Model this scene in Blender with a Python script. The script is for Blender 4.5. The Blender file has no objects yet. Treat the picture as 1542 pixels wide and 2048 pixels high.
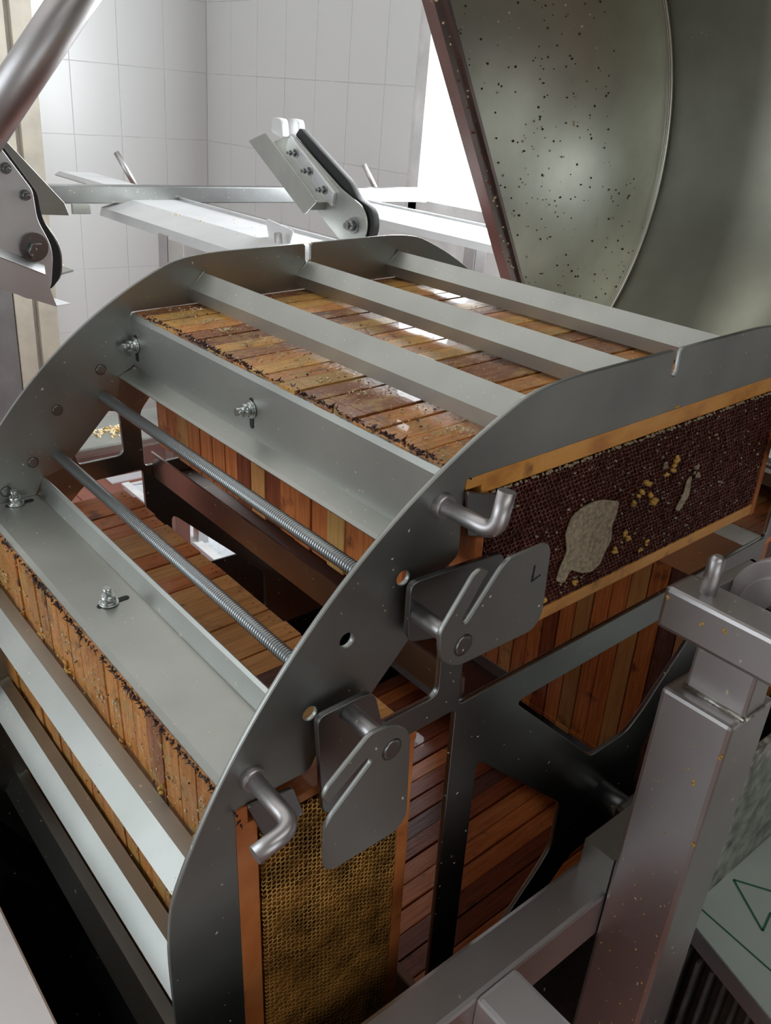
import bpy, bmesh, math, random
from mathutils import Vector, Matrix
random.seed(7)
C = bpy.context.scene.collection
SC = bpy.context.scene
PI = math.pi
# ------------------------------------------------------------------ camera
cd = bpy.data.cameras.new('camera'); cam = bpy.data.objects.new('camera', cd); C.objects.link(cam)
cd.sensor_fit = 'HORIZONTAL'; cd.sensor_width = 36.0; cd.lens = 1709.0/1542.0*36.0
cd.clip_start = 0.02
RW = ((0.76660182, -0.63734995, 0.07814536), (-0.22140645, -0.37659788, -0.89952944), (0.60274442, 0.67227902, -0.42981402))
m = Matrix(((RW[0][0], -RW[1][0], -RW[2][0]), (RW[0][1], -RW[1][1], -RW[2][1]), (RW[0][2], -RW[1][2], -RW[2][2])))
cam.matrix_world = Matrix.Translation((-0.66383504, -0.37097998, 1.50051407)) @ m.to_4x4()
SC.camera = cam
# ------------------------------------------------------------------ world, exposure
SC.view_settings.view_transform = 'Standard'; SC.view_settings.look = 'None'
SC.view_settings.gamma = 1; SC.view_settings.exposure = 0.0
SC.view_settings.use_curve_mapping = False
w = bpy.data.worlds.new('world'); SC.world = w; w.use_nodes = True
w.node_tree.nodes['Background'].inputs[0].default_value = (0.75, 0.85, 1.0, 1)
w.node_tree.nodes['Background'].inputs[1].default_value = 0.6
def area(name, loc, rot, sx, sy, power, col=(1, 1, 1)):
    d = bpy.data.lights.new(name, 'AREA'); d.shape = 'RECTANGLE'; d.size = sx; d.size_y = sy; d.energy = power; d.color = col
    o = bpy.data.objects.new(name, d); C.objects.link(o); o.location = loc; o.rotation_euler = rot; return o
area('daylight_side_window', (1.33, 1.45, 1.75), (0, math.radians(90), 0), 1.1, 0.95, 54, (0.93, 0.97, 1))
area('daylight_left_window', (-2.52, 1.3, 1.65), (0, math.radians(-90), 0), 1.2, 1.9, 11, (0.90, 0.96, 1))
area('ambient_fill_overhead', (-0.6, 1.7, 2.70), (0, 0, 0), 2.6, 2.6, 12, (1, 0.995, 0.98))  # unseen overhead fill, added to raise the ambient light
area('fill_light_front', (-0.4, -1.6, 2.70), (0, 0, 0), 2.0, 0.7, 11, (1, 0.98, 0.95))  # unseen fill light, added to brighten the front faces

# ------------------------------------------------------------------ materials
def newmat(name):
    M = bpy.data.materials.new(name); M.use_nodes = True; nt = M.node_tree
    return M, nt, nt.nodes['Principled BSDF']
def N(nt, t, **k):
    n = nt.nodes.new(t)
    for a, b in k.items(): setattr(n, a, b)
    return n
def coords(nt, scale, kind='Object', rot=(0, 0, 0)):
    tc = N(nt, 'ShaderNodeTexCoord'); mp = N(nt, 'ShaderNodeMapping')
    mp.inputs['Scale'].default_value = scale; mp.inputs['Rotation'].default_value = rot
    nt.links.new(tc.outputs[kind], mp.inputs['Vector']); return mp.outputs['Vector']
def noise(nt, vec, scale, detail=3, rough=0.5):
    n = N(nt, 'ShaderNodeTexNoise'); n.inputs['Scale'].default_value = scale; n.inputs['Detail'].default_value = detail
    n.inputs['Roughness'].default_value = rough; nt.links.new(vec, n.inputs['Vector']); return n.outputs['Fac']
def ramp(nt, fac, stops):
    r = N(nt, 'ShaderNodeValToRGB'); e = r.color_ramp.elements
    while len(e) < len(stops): e.new(0.5)
    for i, (p, c) in enumerate(stops):
        e[i].position = p; e[i].color = (*c, 1) if len(c) == 3 else c
    nt.links.new(fac, r.inputs['Fac']); return r.outputs['Color']
def bump(nt, bs, h, dist, strength=1.0):
    b = N(nt, 'ShaderNodeBump'); b.inputs['Distance'].default_value = dist; b.inputs['Strength'].default_value = strength
    nt.links.new(h, b.inputs['Height']); nt.links.new(b.outputs['Normal'], bs.inputs['Normal'])
def mix(nt, fac, a, b):
    n = N(nt, 'ShaderNodeMix', data_type='RGBA')
    if isinstance(fac, float): n.inputs[0].default_value = fac
    else: nt.links.new(fac, n.inputs[0])
    for i, v in ((6, a), (7, b)):
        if isinstance(v, tuple): n.inputs[i].default_value = (*v, 1)
        else: nt.links.new(v, n.inputs[i])
    return n.outputs[2]
def steel(name, col=(0.56, 0.57, 0.54), rough=0.42, specks=True, brush=(1, 1, 1), dirt=0.35):
    M, nt, b = newmat(name)
    v = coords(nt, (1, 1, 1)); b.inputs['Metallic'].default_value = 1.0
    big = noise(nt, v, 9, 3)
    dk = tuple(c*(1-dirt*0.55) for c in col)
    base = ramp(nt, big, [(0.3, dk), (0.7, col)])
    if specks:
        sp = noise(nt, coords(nt, (1, 1, 1)), 170, 2, 0.6)
        mask = ramp(nt, sp, [(0.70, (0, 0, 0)), (0.74, (1, 1, 1))])
        base = mix(nt, mask, base, (0.75, 0.66, 0.48))
        inv = N(nt, 'ShaderNodeMath', operation='SUBTRACT'); inv.inputs[0].default_value = 1
        nt.links.new(mask, inv.inputs[1]); nt.links.new(inv.outputs[0], b.inputs['Metallic'])
    nt.links.new(base, b.inputs['Base Color'])
    br = noise(nt, coords(nt, brush), 90, 4, 0.6)
    rr = N(nt, 'ShaderNodeMapRange'); rr.inputs['To Min'].default_value = rough*0.9; rr.inputs['To Max'].default_value = rough*1.12
    nt.links.new(br, rr.inputs['Value']); nt.links.new(rr.outputs[0], b.inputs['Roughness'])
    bump(nt, b, br, 0.00012, 0.12)
    return M
def plain(name, col, rough=0.6, metal=0.0, nscale=12, var=0.12, bumpd=0.0):
    M, nt, b = newmat(name); v = coords(nt, (1, 1, 1))
    n = noise(nt, v, nscale, 3)
    nt.links.new(ramp(nt, n, [(0.3, tuple(c*(1-var) for c in col)), (0.7, tuple(min(1, c*(1+var)) for c in col))]), b.inputs['Base Color'])
    b.inputs['Roughness'].default_value = rough; b.inputs['Metallic'].default_value = metal
    if bumpd: bump(nt, b, n, bumpd)
    return M
def wood(name, c1, c2, c3, grain=(1, 14, 1), wax=0.0):
    """c1 dark grain, c2 mid, c3 light; blotchy propolis stains, honey gloss"""
    M, nt, b = newmat(name)
    oi = N(nt, 'ShaderNodeObjectInfo')
    tc = N(nt, 'ShaderNodeTexCoord'); add = N(nt, 'ShaderNodeVectorMath', operation='ADD')
    sc = N(nt, 'ShaderNodeVectorMath', operation='SCALE'); comb = N(nt, 'ShaderNodeCombineXYZ')
    nt.links.new(oi.outputs['Random'], comb.inputs[0]); nt.links.new(oi.outputs['Random'], comb.inputs[2])
    nt.links.new(comb.outputs[0], sc.inputs[0]); sc.inputs['Scale'].default_value = 7.3
    nt.links.new(tc.outputs['Object'], add.inputs[0]); nt.links.new(sc.outputs[0], add.inputs[1])
    mp = N(nt, 'ShaderNodeMapping'); mp.inputs['Scale'].default_value = grain; nt.links.new(add.outputs[0], mp.inputs[0])
    g = noise(nt, mp.outputs[0], 16, 5, 0.6)
    col = ramp(nt, g, [(0.28, c1), (0.5, c2), (0.72, c3)])
    st = noise(nt, add.outputs[0], 26, 3, 0.6)
    col = mix(nt, ramp(nt, st, [(0.60, (0, 0, 0)), (0.72, (0.75, 0.75, 0.75))]), col, (0.06, 0.022, 0.012))
    if wax:
        wv = noise(nt, add.outputs[0], 34, 4, 0.7)
        col = mix(nt, ramp(nt, wv, [(0.62-wax*0.25, (0, 0, 0)), (0.72-wax*0.25, (0.8, 0.8, 0.8))]), col, (0.50, 0.30, 0.085))
    if wax:
        fl_ = noise(nt, add.outputs[0], 210, 3, 0.7)
        col = mix(nt, ramp(nt, fl_, [(0.60, (0, 0, 0)), (0.66, (0.7, 0.7, 0.7))]), col, (0.72, 0.52, 0.26))
        dk_ = noise(nt, add.outputs[0], 75, 3, 0.7)
        col = mix(nt, ramp(nt, dk_, [(0.58, (0, 0, 0)), (0.70, (0.6, 0.6, 0.6))]), col, (0.16, 0.05, 0.02))
    hv = N(nt, 'ShaderNodeHueSaturation'); nt.links.new(col, hv.inputs['Color'])
    mr = N(nt, 'ShaderNodeMapRange'); mr.inputs['To Min'].default_value = 0.84; mr.inputs['To Max'].default_value = 1.14
    nt.links.new(oi.outputs['Random'], mr.inputs['Value']); nt.links.new(mr.outputs[0], hv.inputs['Value'])
    nt.links.new(hv.outputs[0], b.inputs['Base Color'])
    b.inputs['Roughness'].default_value = 0.42
    b.inputs['Coat Weight'].default_value = 0.15
    bump(nt, b, fl_ if wax else g, 0.0012 if wax else 0.0008, 0.7 if wax else 0.6)
    return M
STEEL = steel('brushed_stainless', col=(0.52, 0.535, 0.50), brush=(1, 10, 1))
STEEL_DISC = steel('disc_stainless', col=(0.44, 0.455, 0.43), rough=0.42, brush=(6, 1, 6), dirt=0.5)
STEEL_TUBE = steel('tube_stainless', col=(0.64, 0.62, 0.62), rough=0.40, dirt=0.3)
STEEL_LIT = steel('lit_stainless', col=(0.88, 0.89, 0.90), rough=0.5, specks=False, dirt=0.15)  # pale tone stands in for window light on clamp plates and rails
STEEL_DARK = steel('spider_stainless', col=(0.36, 0.37, 0.37), rough=0.30, dirt=0.5)
STEEL_ROD = steel('threaded_rod_stainless', col=(0.48, 0.50, 0.51), rough=0.38, specks=False)
STEEL_WELD = plain('weld_bead', (0.62, 0.62, 0.56), 0.35, 1.0, 220, 0.25, 0.0006)
STEEL_LID = steel('lid_stainless', col=(0.84, 0.85, 0.77), rough=0.31, dirt=0.35)
ZINC = plain('zinc_hardware', (0.70, 0.74, 0.72), 0.25, 1.0, 90, 0.3, 0.0003)
BLACKRUB = plain('black_rubber', (0.02, 0.02, 0.02), 0.6)
WOODS = [
    wood('wood_orange', (0.38, 0.10, 0.024), (0.58, 0.18, 0.05), (0.70, 0.26, 0.08)),
    wood('wood_tan', (0.42, 0.19, 0.055), (0.60, 0.29, 0.095), (0.68, 0.36, 0.13)),
    wood('wood_redbrown', (0.15, 0.035, 0.014), (0.27, 0.065, 0.024), (0.36, 0.10, 0.038)),
    wood('wood_yellow', (0.42, 0.23, 0.07), (0.58, 0.34, 0.11), (0.64, 0.40, 0.15)),
    wood('wood_purple_stained', (0.07, 0.026, 0.020), (0.13, 0.05, 0.038), (0.20, 0.09, 0.065)),
]
TOPW = [
    wood('topbar_waxy_gold', (0.50, 0.22, 0.04), (0.72, 0.36, 0.07), (0.82, 0.46, 0.11), (1.3, 15, 15), 0.6),
    wood('topbar_orange', (0.42, 0.13, 0.026), (0.66, 0.26, 0.055), (0.80, 0.37, 0.09), (1.3, 15, 15), 0.45),
    wood('topbar_stained', (0.18, 0.05, 0.016), (0.34, 0.115, 0.035), (0.48, 0.19, 0.065), (1.3, 15, 15), 0.4),
]
WOOD_NEAR = wood('wood_near_gold', (0.46, 0.17, 0.035), (0.66, 0.29, 0.055), (0.74, 0.36, 0.085), (1.5, 3, 3), 0.0)
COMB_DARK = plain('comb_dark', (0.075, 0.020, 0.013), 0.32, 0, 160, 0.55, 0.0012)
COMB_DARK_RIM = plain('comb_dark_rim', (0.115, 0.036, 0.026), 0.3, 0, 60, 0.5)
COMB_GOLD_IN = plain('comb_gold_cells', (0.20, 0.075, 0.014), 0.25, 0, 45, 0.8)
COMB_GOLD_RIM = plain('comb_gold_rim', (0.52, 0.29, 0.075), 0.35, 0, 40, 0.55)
CAP = plain('grey_capping', (0.36, 0.29, 0.19), 0.45, 0, 300, 0.4, 0.0012)
WAXW = plain('wax_white', (0.82, 0.70, 0.46), 0.4, 0, 60, 0.15)
WAXY = plain('wax_gold', (0.62, 0.36, 0.08), 0.35, 0, 60, 0.3)
PROP = plain('propolis', (0.05, 0.02, 0.018), 0.3, 0, 80, 0.4)

# ------------------------------------------------------------------ mesh helpers
def obj(name, me, mats, parent=None, mw=None, smooth=False):
    if isinstance(me, bmesh.types.BMesh):
        b = me; me = bpy.data.meshes.new(name); b.to_mesh(me); b.free()
    if not isinstance(mats, (list, tuple)): mats = [mats]
    if not me.materials:
        for x in mats: me.materials.append(x)
    if smooth:
        for p in me.polygons: p.use_smooth = True
    o = bpy.data.objects.new(name, me); C.objects.link(o)
    if parent is not None: o.parent = parent
    if mw is not None: o.matrix_local = mw
    return o
def tag(o, label=None, cat=None, group=None, kind=None):
    if label: o['label'] = label
    if cat: o['category'] = cat
    if group: o['group'] = group
    if kind: o['kind'] = kind
    return o
def empty(name, mat, label, cat, group=None):
    o = bpy.data.objects.new(name, None); C.objects.link(o); o.matrix_world = mat
    o.empty_display_size = 0.05
    return tag(o, label, cat, group)
def box(b, lo, hi, mi=0, bev=0.0):
    r = bmesh.ops.create_cube(b, size=1.0)
    for v in r['verts']:
        v.co = Vector((lo[i]+(v.co[i]+0.5)*(hi[i]-lo[i]) for i in range(3)))
    fs = set(f for v in r['verts'] for f in v.link_faces)
    for f in fs: f.material_index = mi
    if bev:
        es = list(set(e for v in r['verts'] for e in v.link_edges))
        bmesh.ops.bevel(b, geom=es, offset=bev, segments=2, affect='EDGES', profile=0.6)
    return b
def nbox(lo, hi, bev=0.0): return box(bmesh.new(), lo, hi, 0, bev)
def frame_axes(d):
    d = d.normalized(); a = Vector((0, 0, 1)) if abs(d.z) < 0.9 else Vector((1, 0, 0))
    u = d.cross(a).normalized(); return u, d.cross(u).normalized()
def tube(b, pts, r, seg=16, cap=True, mi=0):
    pts = [Vector(p) for p in pts]; rings = []
    rs = r if isinstance(r, (list, tuple)) else [r]*len(pts)
    d0 = (pts[1]-pts[0]); u, v = frame_axes(d0)
    for i, p in enumerate(pts):
        if i == 0: d = pts[1]-pts[0]
        elif i == len(pts)-1: d = pts[-1]-pts[-2]
        else: d = (pts[i]-pts[i-1]).normalized()+(pts[i+1]-pts[i]).normalized()
        d.normalize(); u = (u-d*u.dot(d)).normalized(); v = d.cross(u)
        rings.append([b.verts.new(p+(u*math.cos(2*PI*k/seg)+v*math.sin(2*PI*k/seg))*rs[i]) for k in range(seg)])
    for a, c in zip(rings, rings[1:]):
        for k in range(seg):
            f = b.faces.new((a[k], a[(k+1) % seg], c[(k+1) % seg], c[k])); f.smooth = True; f.material_index = mi
    if cap:
        b.faces.new(rings[0][::-1]).material_index = mi; b.faces.new(rings[-1]).material_index = mi
    return b
def bend(p0, p1, p2, r, n=6):
    """polyline p0-p1-p2 with a rounded corner"""
    p0, p1, p2 = map(Vector, (p0, p1, p2)); a = p1+(p0-p1).normalized()*r; c = p1+(p2-p1).normalized()*r
    out = [p0]
    for i in range(n+1):
        t = i/n; out.append(a*(1-t)**2+p1*2*t*(1-t)+c*t*t)
    return out+[p2]
def rpoly(pts, rad, n=5):
    """rounded polygon in 2-D; rad scalar or list"""
    out = []; L = len(pts)
    for i, p in enumerate(pts):
        r = rad[i] if isinstance(rad, (list, tuple)) else rad
        p = Vector(p); a = Vector(pts[i-1]); c = Vector(pts[(i+1) % L])
        if r <= 0: out.append(tuple(p)); continue
        da = (a-p); dc = (c-p); k = min(r, da.length*0.49, dc.length*0.49)
        s = p+da.normalized()*k; e = p+dc.normalized()*k
        for j in range(n+1):
            t = j/n; q = s*(1-t)**2+p*2*t*(1-t)+e*t*t; out.append((q.x, q.y))
    return out
def circ(cx, cy, r, n=20): return [(cx+r*math.cos(2*PI*k/n), cy+r*math.sin(2*PI*k/n)) for k in range(n)]
def plate(loops, th, bev=0.0006):
    """flat plate with holes in local XY, centred on z=0, thickness th -> mesh"""
    cu = bpy.data.curves.new('tmp', 'CURVE'); cu.dimensions = '2D'; cu.fill_mode = 'BOTH'
    cu.extrude = th/2-bev; cu.bevel_depth = bev; cu.bevel_resolution = 1; cu.offset = -bev
    for lp in loops:
        s = cu.splines.new('POLY'); s.points.add(len(lp)-1)
        for q, (x, y) in zip(s.points, lp): q.co = (x, y, 0, 1)
        s.use_cyclic_u = True
    o = bpy.data.objects.new('tmp', cu); C.objects.link(o)
    me = bpy.data.meshes.new_from_object(o.evaluated_get(bpy.context.evaluated_depsgraph_get()))
    bpy.data.objects.remove(o); bpy.data.curves.remove(cu); me.materials.clear()
    return me
def plate_xz(loops, y, th, bev=0.0006):
    """plate in the XZ plane whose near face (-y side) is at y"""
    me = plate(loops, th, bev)
    me.transform(Matrix(((1, 0, 0, 0), (0, 0, 1, y+th/2), (0, 1, 0, 0), (0, 0, 0, 1)))); me.flip_normals()
    return me
def plate_yz(loops, x, th, bev=0.0006):
    me = plate(loops, th, bev)
    me.transform(Matrix(((0, 0, 1, x), (1, 0, 0, 0), (0, 1, 0, 0), (0, 0, 0, 1))))
    return me
def prism_y(prof, y0, y1, th=0.0):
    """open profile (x,z) polyline swept along y with thickness th (to its left normal)"""
    b = bmesh.new(); P = [Vector(p) for p in prof]; n = len(P); off = []
    for i in range(n):
        a = P[max(i-1, 0)]; c = P[min(i+1, n-1)]; d = (c-a).normalized(); nn = Vector((-d.y, d.x))
        if 0 < i < n-1:
            d1 = (P[i]-P[i-1]).normalized(); n1 = Vector((-d1.y, d1.x)); k = max(0.4, nn.dot(n1)); off.append(P[i]+nn*th/k)
        else: off.append(P[i]+nn*th)
    loop = P+off[::-1]
    A = [b.verts.new((p.x, y0, p.y)) for p in loop]; B = [b.verts.new((p.x, y1, p.y)) for p in loop]
    m_ = len(loop)
    for i in range(m_): b.faces.new((A[i], A[(i+1) % m_], B[(i+1) % m_], B[i]))
    for i in range(n-1):
        b.faces.new((A[i], A[m_-1-i], A[m_-2-i], A[i+1])); b.faces.new((B[i], B[i+1], B[m_-2-i], B[m_-1-i]))
    bmesh.ops.recalc_face_normals(b, faces=b.faces[:])
    return b
def blob(b, c, r, mi=0, squash=0.5, seed=None):
    """small irregular lump"""
    res = bmesh.ops.create_icosphere(b, subdivisions=1, radius=1.0)
    q = Matrix.Rotation(random.random()*6, 3, 'Z'); sx = r*random.uniform(0.6, 1.5); sy = r*random.uniform(0.6, 1.2)
    for v in res['verts']:
        k = random.uniform(0.7, 1.2); v.co = Vector(c)+(q @ Vector((v.co.x*sx*k, v.co.y*sy*k, 0)))+Vector((0, 0, v.co.z*r*squash*k))
    for f in set(f for v in res['verts'] for f in v.link_faces): f.material_index = mi; f.smooth = True

def shard(b, c, r, mi=2):
    c = Vector(c); t = Vector((random.uniform(-1, 1), random.uniform(-1, 1), random.uniform(-.1, .9))).normalized()*r*random.uniform(1.2, 3)
    u, v = frame_axes(t); k = [b.verts.new(c+(u*math.cos(a)+v*math.sin(a))*r*random.uniform(.3, .8)) for a in (0, 1.6, 3.1, 4.7)]; q = b.verts.new(c+t)
    for i in range(4): b.faces.new((k[i], k[(i+1) % 4], q)).material_index = mi
    b.faces.new(k[::-1]).material_index = mi

# ================================================================== ROOM
YB, XR, XL, YF, ZC = 3.30, 1.38, -2.60, -3.0, 2.75
TILE = plain('wall_tile_glaze', (0.80, 0.815, 0.81), 0.28, 0, 3, 0.01)
GROUT = plain('wall_grout', (0.74, 0.74, 0.73), 0.8)
FLOORT = plain('terracotta_tile', (0.34, 0.105, 0.065), 0.3, 0, 6, 0.2)
FGROUT = plain('floor_grout', (0.22, 0.12, 0.09), 0.8)
DARKWALL = plain('dim_plaster', (0.13, 0.11, 0.09), 0.8)
DARKREFL = plain('dark_reflection_wall', (0.03, 0.024, 0.02), 0.7)  # unseen wall part darkened so the lid's top reflects dark
CEIL = plain('ceiling_paint', (0.28, 0.27, 0.25), 0.85)
WALLL = plain('left_plaster', (0.58, 0.56, 0.53), 0.7)
fl = tag(obj('floor', nbox((XL, YF, -0.1), (XR+.1, YB+.1, -0.006)), FGROUT), kind='structure')
tme = None
def tiles(parent, name, origin, du, dv, nu, nv, size_u, size_v, th, mat, skip=None, gap=0.003):
    global tme
    o0, U, V = Vector(origin), Vector(du), Vector(dv); Wn = U.cross(V)
    b = nbox((gap/2, gap/2, 0), (size_u-gap/2, size_v-gap/2, th), 0)
    bmesh.ops.bevel(b, geom=[e for e in b.edges if all(v.co.z > th*.5 for v in e.verts)], offset=0.0006, segments=1, affect='EDGES')
    me = bpy.data.meshes.new(name); b.to_mesh(me); b.free(); me.materials.append(mat)
    n = 0
    for i in range(nu):
        for j in range(nv):
            if skip and skip(i, j): continue
            o = bpy.data.objects.new(name, me); C.objects.link(o); o.parent = parent
            p = o0+U*(i*size_u)+V*(j*size_v)
            jit = random.uniform(-0.0005, 0.0005)
            R_ = Matrix((U, V, Wn)).transposed() @ Matrix.Rotation(jit, 3, 'X') @ Matrix.Rotation(random.uniform(-0.0005, 0.0005), 3, 'Y')
            o.matrix_world = Matrix.Translation(p) @ R_.to_4x4(); n += 1
    return n
# floor tiles, laid where the photograph can see the floor
tiles(fl, 'floor_tile', (-1.4, -0.9, -0.006), (1, 0, 0), (0, 1, 0), 9, 13, 0.31, 0.31, 0.006, FLOORT)
wb = tag(obj('wall_back', nbox((XL, YB, 0), (XR+.1, YB+.1, ZC)), GROUT), kind='structure')
wr = bmesh.new()
WY0, WY1, WZ0, WZ1 = 0.95, 1.93, 1.18, 2.3
box(wr, (XR, YF, 0), (XR+.1, WY0, ZC), 1); box(wr, (XR, WY1, 0), (XR+.1, YB, ZC)); box(wr, (XR, WY0, 0), (XR+.1, WY1, WZ0)); box(wr, (XR, WY0, WZ1), (XR+.1, WY1, ZC))
wr = tag(obj('wall_right', wr, [GROUT, DARKREFL]), kind='structure')
tag(obj('lid_reflector', nbox((XR-.012, YF, 0), (XR, WY0-.01, 1.32)), TILE), kind='structure')  # unseen pale panel, added so the lid's lower part reflects lighter
SU, SV = 0.20, 0.265; z0 = 1.557-SV*5-SV*0.0
# back wall tiles run left from the corner, right wall tiles run forward from it
tiles(wb, 'wall_tile', (XR, YB, 1.557-SV*5), (0, 0, 1), (-1, 0, 0), 8, 4, SV, SU, 0.002, TILE, gap=0.0024)
tiles(wr, 'wall_tile', (XR, YB-.003, 1.557-SV*5), (0, -1, 0), (0, 0, 1), 6, 8, SU, SV, 0.002, TILE, gap=0.0024)
tiles(wr, 'wall_tile', (XR, YB-.003-6*SU, 1.557-SV*5), (0, -1, 0), (0, 0, 1), 1, 8, 0.155, SV, 0.002, TILE, gap=0.0024)
wl = bmesh.new()
for lo, hi in (((XL-.1, YF, 0), (XL, 0.3, ZC)), ((XL-.1, 2.3, 0), (XL, YB, ZC)), ((XL-.1, 0.3, 0), (XL, 2.3, 1.0)), ((XL-.1, 0.3, 2.3), (XL, 2.3, ZC))): box(wl, lo, hi)
tag(obj('wall_left', wl, WALLL), kind='structure')
fwb = bmesh.new()
for lo, hi in (((XL, YF-.1, 0), (-2.5, YF, ZC)), ((-0.25, YF-.1, 0), (XR+.1, YF, ZC)), ((-2.5, YF-.1, 2.3), (-0.25, YF, ZC))): box(fwb, lo, hi)
tag(obj('wall_front', fwb, DARKWALL), kind='structure')
# unseen half-raised shutter, added so its glowing sheet brightens the lid's lower half
d2 = bmesh.new()
for k in range(9): box(d2, (-2.5, YF-.07, 1.42+k*0.1), (-0.25, YF-.05, 1.515+k*0.1), 0, .004)
d2 = tag(obj('added_shutter', d2, DARKWALL), kind='structure')
FILLGLOW, nt_, bo_ = newmat('shutter_fill_glow'); bo_.inputs['Base Color'].default_value = (.8, .85, .9, 1); bo_.inputs['Emission Color'].default_value = (0.93, 0.97, 1, 1); bo_.inputs['Emission Strength'].default_value = 1.4
obj('fill_glow_sheet', nbox((-2.5, YF-.10, 0), (-0.25, YF-.09, 1.42)), FILLGLOW, d2)
tag(obj('ceiling', nbox((XL, YF, ZC), (XR+.1, YB+.1, ZC+.1)), CEIL), kind='structure')
# window in the right wall
WFR = plain('window_frame_white', (0.8, 0.8, 0.8), 0.4)
SKYM, nt, b_ = newmat('bright_overcast_glass')
SKYL, nt2, b2_ = newmat('shaded_window_glass'); b2_.inputs['Emission Color'].default_value = (0.85, 0.93, 1, 1); b2_.inputs['Emission Strength'].default_value = 1.0; b2_.inputs['Base Color'].default_value = (.6, .7, .8, 1)
b_.inputs['Base Color'].default_value = (0.9, 0.95, 1, 1); b_.inputs['Emission Color'].default_value = (0.93, 0.97, 1, 1); b_.inputs['Emission Strength'].default_value = 3.0
wn = bmesh.new()
for lo, hi in (((XR, WY0, WZ0), (XR+.06, WY0+.04, WZ1)), ((XR, WY1-.04, WZ0), (XR+.06, WY1, WZ1)), ((XR, WY0, WZ0), (XR+.06, WY1, WZ0+.04)), ((XR, WY0, WZ1-.04), (XR+.06, WY1, WZ1)), ((XR, 1.43, WZ0), (XR+.06, 1.46, WZ1))): box(wn, lo, hi)
wn = tag(obj('window_1', wn, WFR), kind='structure')
obj('pane', nbox((XR+.03, WY0+.035, WZ0+.035), (XR+.036, 1.435, WZ1-.035)), SKYM, wn)
obj('pane', nbox((XR+.03, 1.455, WZ0+.035), (XR+.036, WY1-.035, WZ1-.035)), SKYM, wn)
w2 = bmesh.new()
for lo, hi in (((XL-.06, 0.3, 1.0), (XL, 0.35, 2.3)), ((XL-.06, 2.25, 1.0), (XL, 2.3, 2.3)), ((XL-.06, 1.28, 1.0), (XL, 1.32, 2.3)), ((XL-.06, .35, 1.0), (XL, 2.25, 1.05)), ((XL-.06, .35, 2.25), (XL, 2.25, 2.3))): box(w2, lo, hi)
w2 = tag(obj('window_2', w2, WFR), kind='structure')
obj('pane', nbox((XL-.035, 0.345, 1.045), (XL-.03, 1.285, 2.255)), SKYL, w2); obj('pane', nbox((XL-.035, 1.315, 1.045), (XL-.03, 2.255, 2.255)), SKYL, w2)
# door in the back wall at the left
BEIGE = plain('beige_door_frame', (0.62, 0.575, 0.47), 0.45)
GREYD = plain('grey_door_leaf', (0.21, 0.20, 0.20), 0.4)
dr = bmesh.new()
box(dr, (0.562, YB-.035, 0), (0.640, YB, 2.15), bev=.003); box(dr, (0.470, YB-.028, 0), (0.542, YB, 2.08), bev=.003); box(dr, (-0.62, YB-.035, 2.08), (0.56, YB, 2.15), bev=.003)
box(dr, (-0.62, YB-.035, 0), (-0.54, YB, 2.08), bev=.003)
dr = tag(obj('door_1', dr, BEIGE), kind='structure')
obj('door_leaf', nbox((-0.53, YB-.022, 0.01), (0.466, YB-.002, 2.07)), GREYD, dr)
hb = bmesh.new(); tube(hb, [(0.40, YB-.02, 1.02), (0.40, YB-.07, 1.02), (0.29, YB-.07, 1.02)], 0.009); obj('door_handle', hb, ZINC, dr)

# ================================================================== CAGE (rotor)
TH = math.radians(2.6); ZA = 0.85
R_ = 0.516; FL = 0.4875; LEN = 0.532; DT = 0.004
CM = Matrix.Translation((0, 0, ZA)) @ Matrix.Rotation(-TH, 4, 'Y')
cage = empty('extractor_cage', CM, 'stainless steel rotating extractor cage with two rounded end plates, holding the hive frames', 'machine cage')
def c_obj(name, me, mat, parent=None, smooth=False, mw=None): return obj(name, me, mat, parent or cage, mw, smooth)
def outline():
    """circle cut by four flats, with a notch in the middle of each flat"""
    pts = []; a0 = math.acos(FL/R_)
    for k in range(4):
        ph = PI/2+k*PI/2                       # flat k faces direction ph (top first), going counter-clockwise
        d = Vector((math.cos(ph), math.sin(ph))); t = Vector((-d.y, d.x))
        hw = 0.0042; dp = 0.0235; c = math.tan(a0)*FL
        prof = [(-hw-.003, FL), (-hw, FL-.003), (-hw, FL-dp+hw)]
        prof += [(-hw*math.cos(j*PI/6), FL-dp+hw-hw*math.sin(j*PI/6)) for j in range(1, 6)]
        prof += [(hw, FL-dp+hw), (hw, FL-.003), (hw+.003, FL)]
        for s, r in prof: pts.append(tuple(d*r+t*s))
        # rounded transition from the flat into the arc
        A = d*FL+t*(c-0.055); ang = ph+a0; E_ = Vector((math.cos(ang+0.055), math.sin(ang+0.055)))*R_; P = d*FL+t*(c+0.003)
        for j in range(9):
            u = j/8; pts.append(tuple(A*(1-u)**2+P*2*u*(1-u)+E_*u*u))
        a1 = ang+0.055; a2 = ph+PI/2-a0-0.055
        for j in range(1, 30): u = j/30; pts.append((R_*math.cos(a1+(a2-a1)*u), R_*math.sin(a1+(a2-a1)*u)))
        d2 = Vector((math.cos(ph+PI/2), math.sin(ph+PI/2))); t2 = Vector((-d2.y, d2.x))
        E2 = Vector((math.cos(a2), math.sin(a2)))*R_; P2 = d2*FL-t2*(c+0.003); A2 = d2*FL-t2*(c-0.055)
        for j in range(9):
            u = j/8; pts.append(tuple(E2*(1-u)**2+P2*2*u*(1-u)+A2*u*u))
    return pts
quad = [(-0.240, 0.4315), (-0.240, 0.371), (-0.258, 0.362), (-0.266, 0.333), (-0.333, 0.266), (-0.362, 0.258), (-0.371, 0.240), (-0.4315, 0.240)]
qrad = [0.004, 0.006, 0.006, 0.01, 0.01, 0.006, 0.006, 0.004]
win = []; wrad = []
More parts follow.
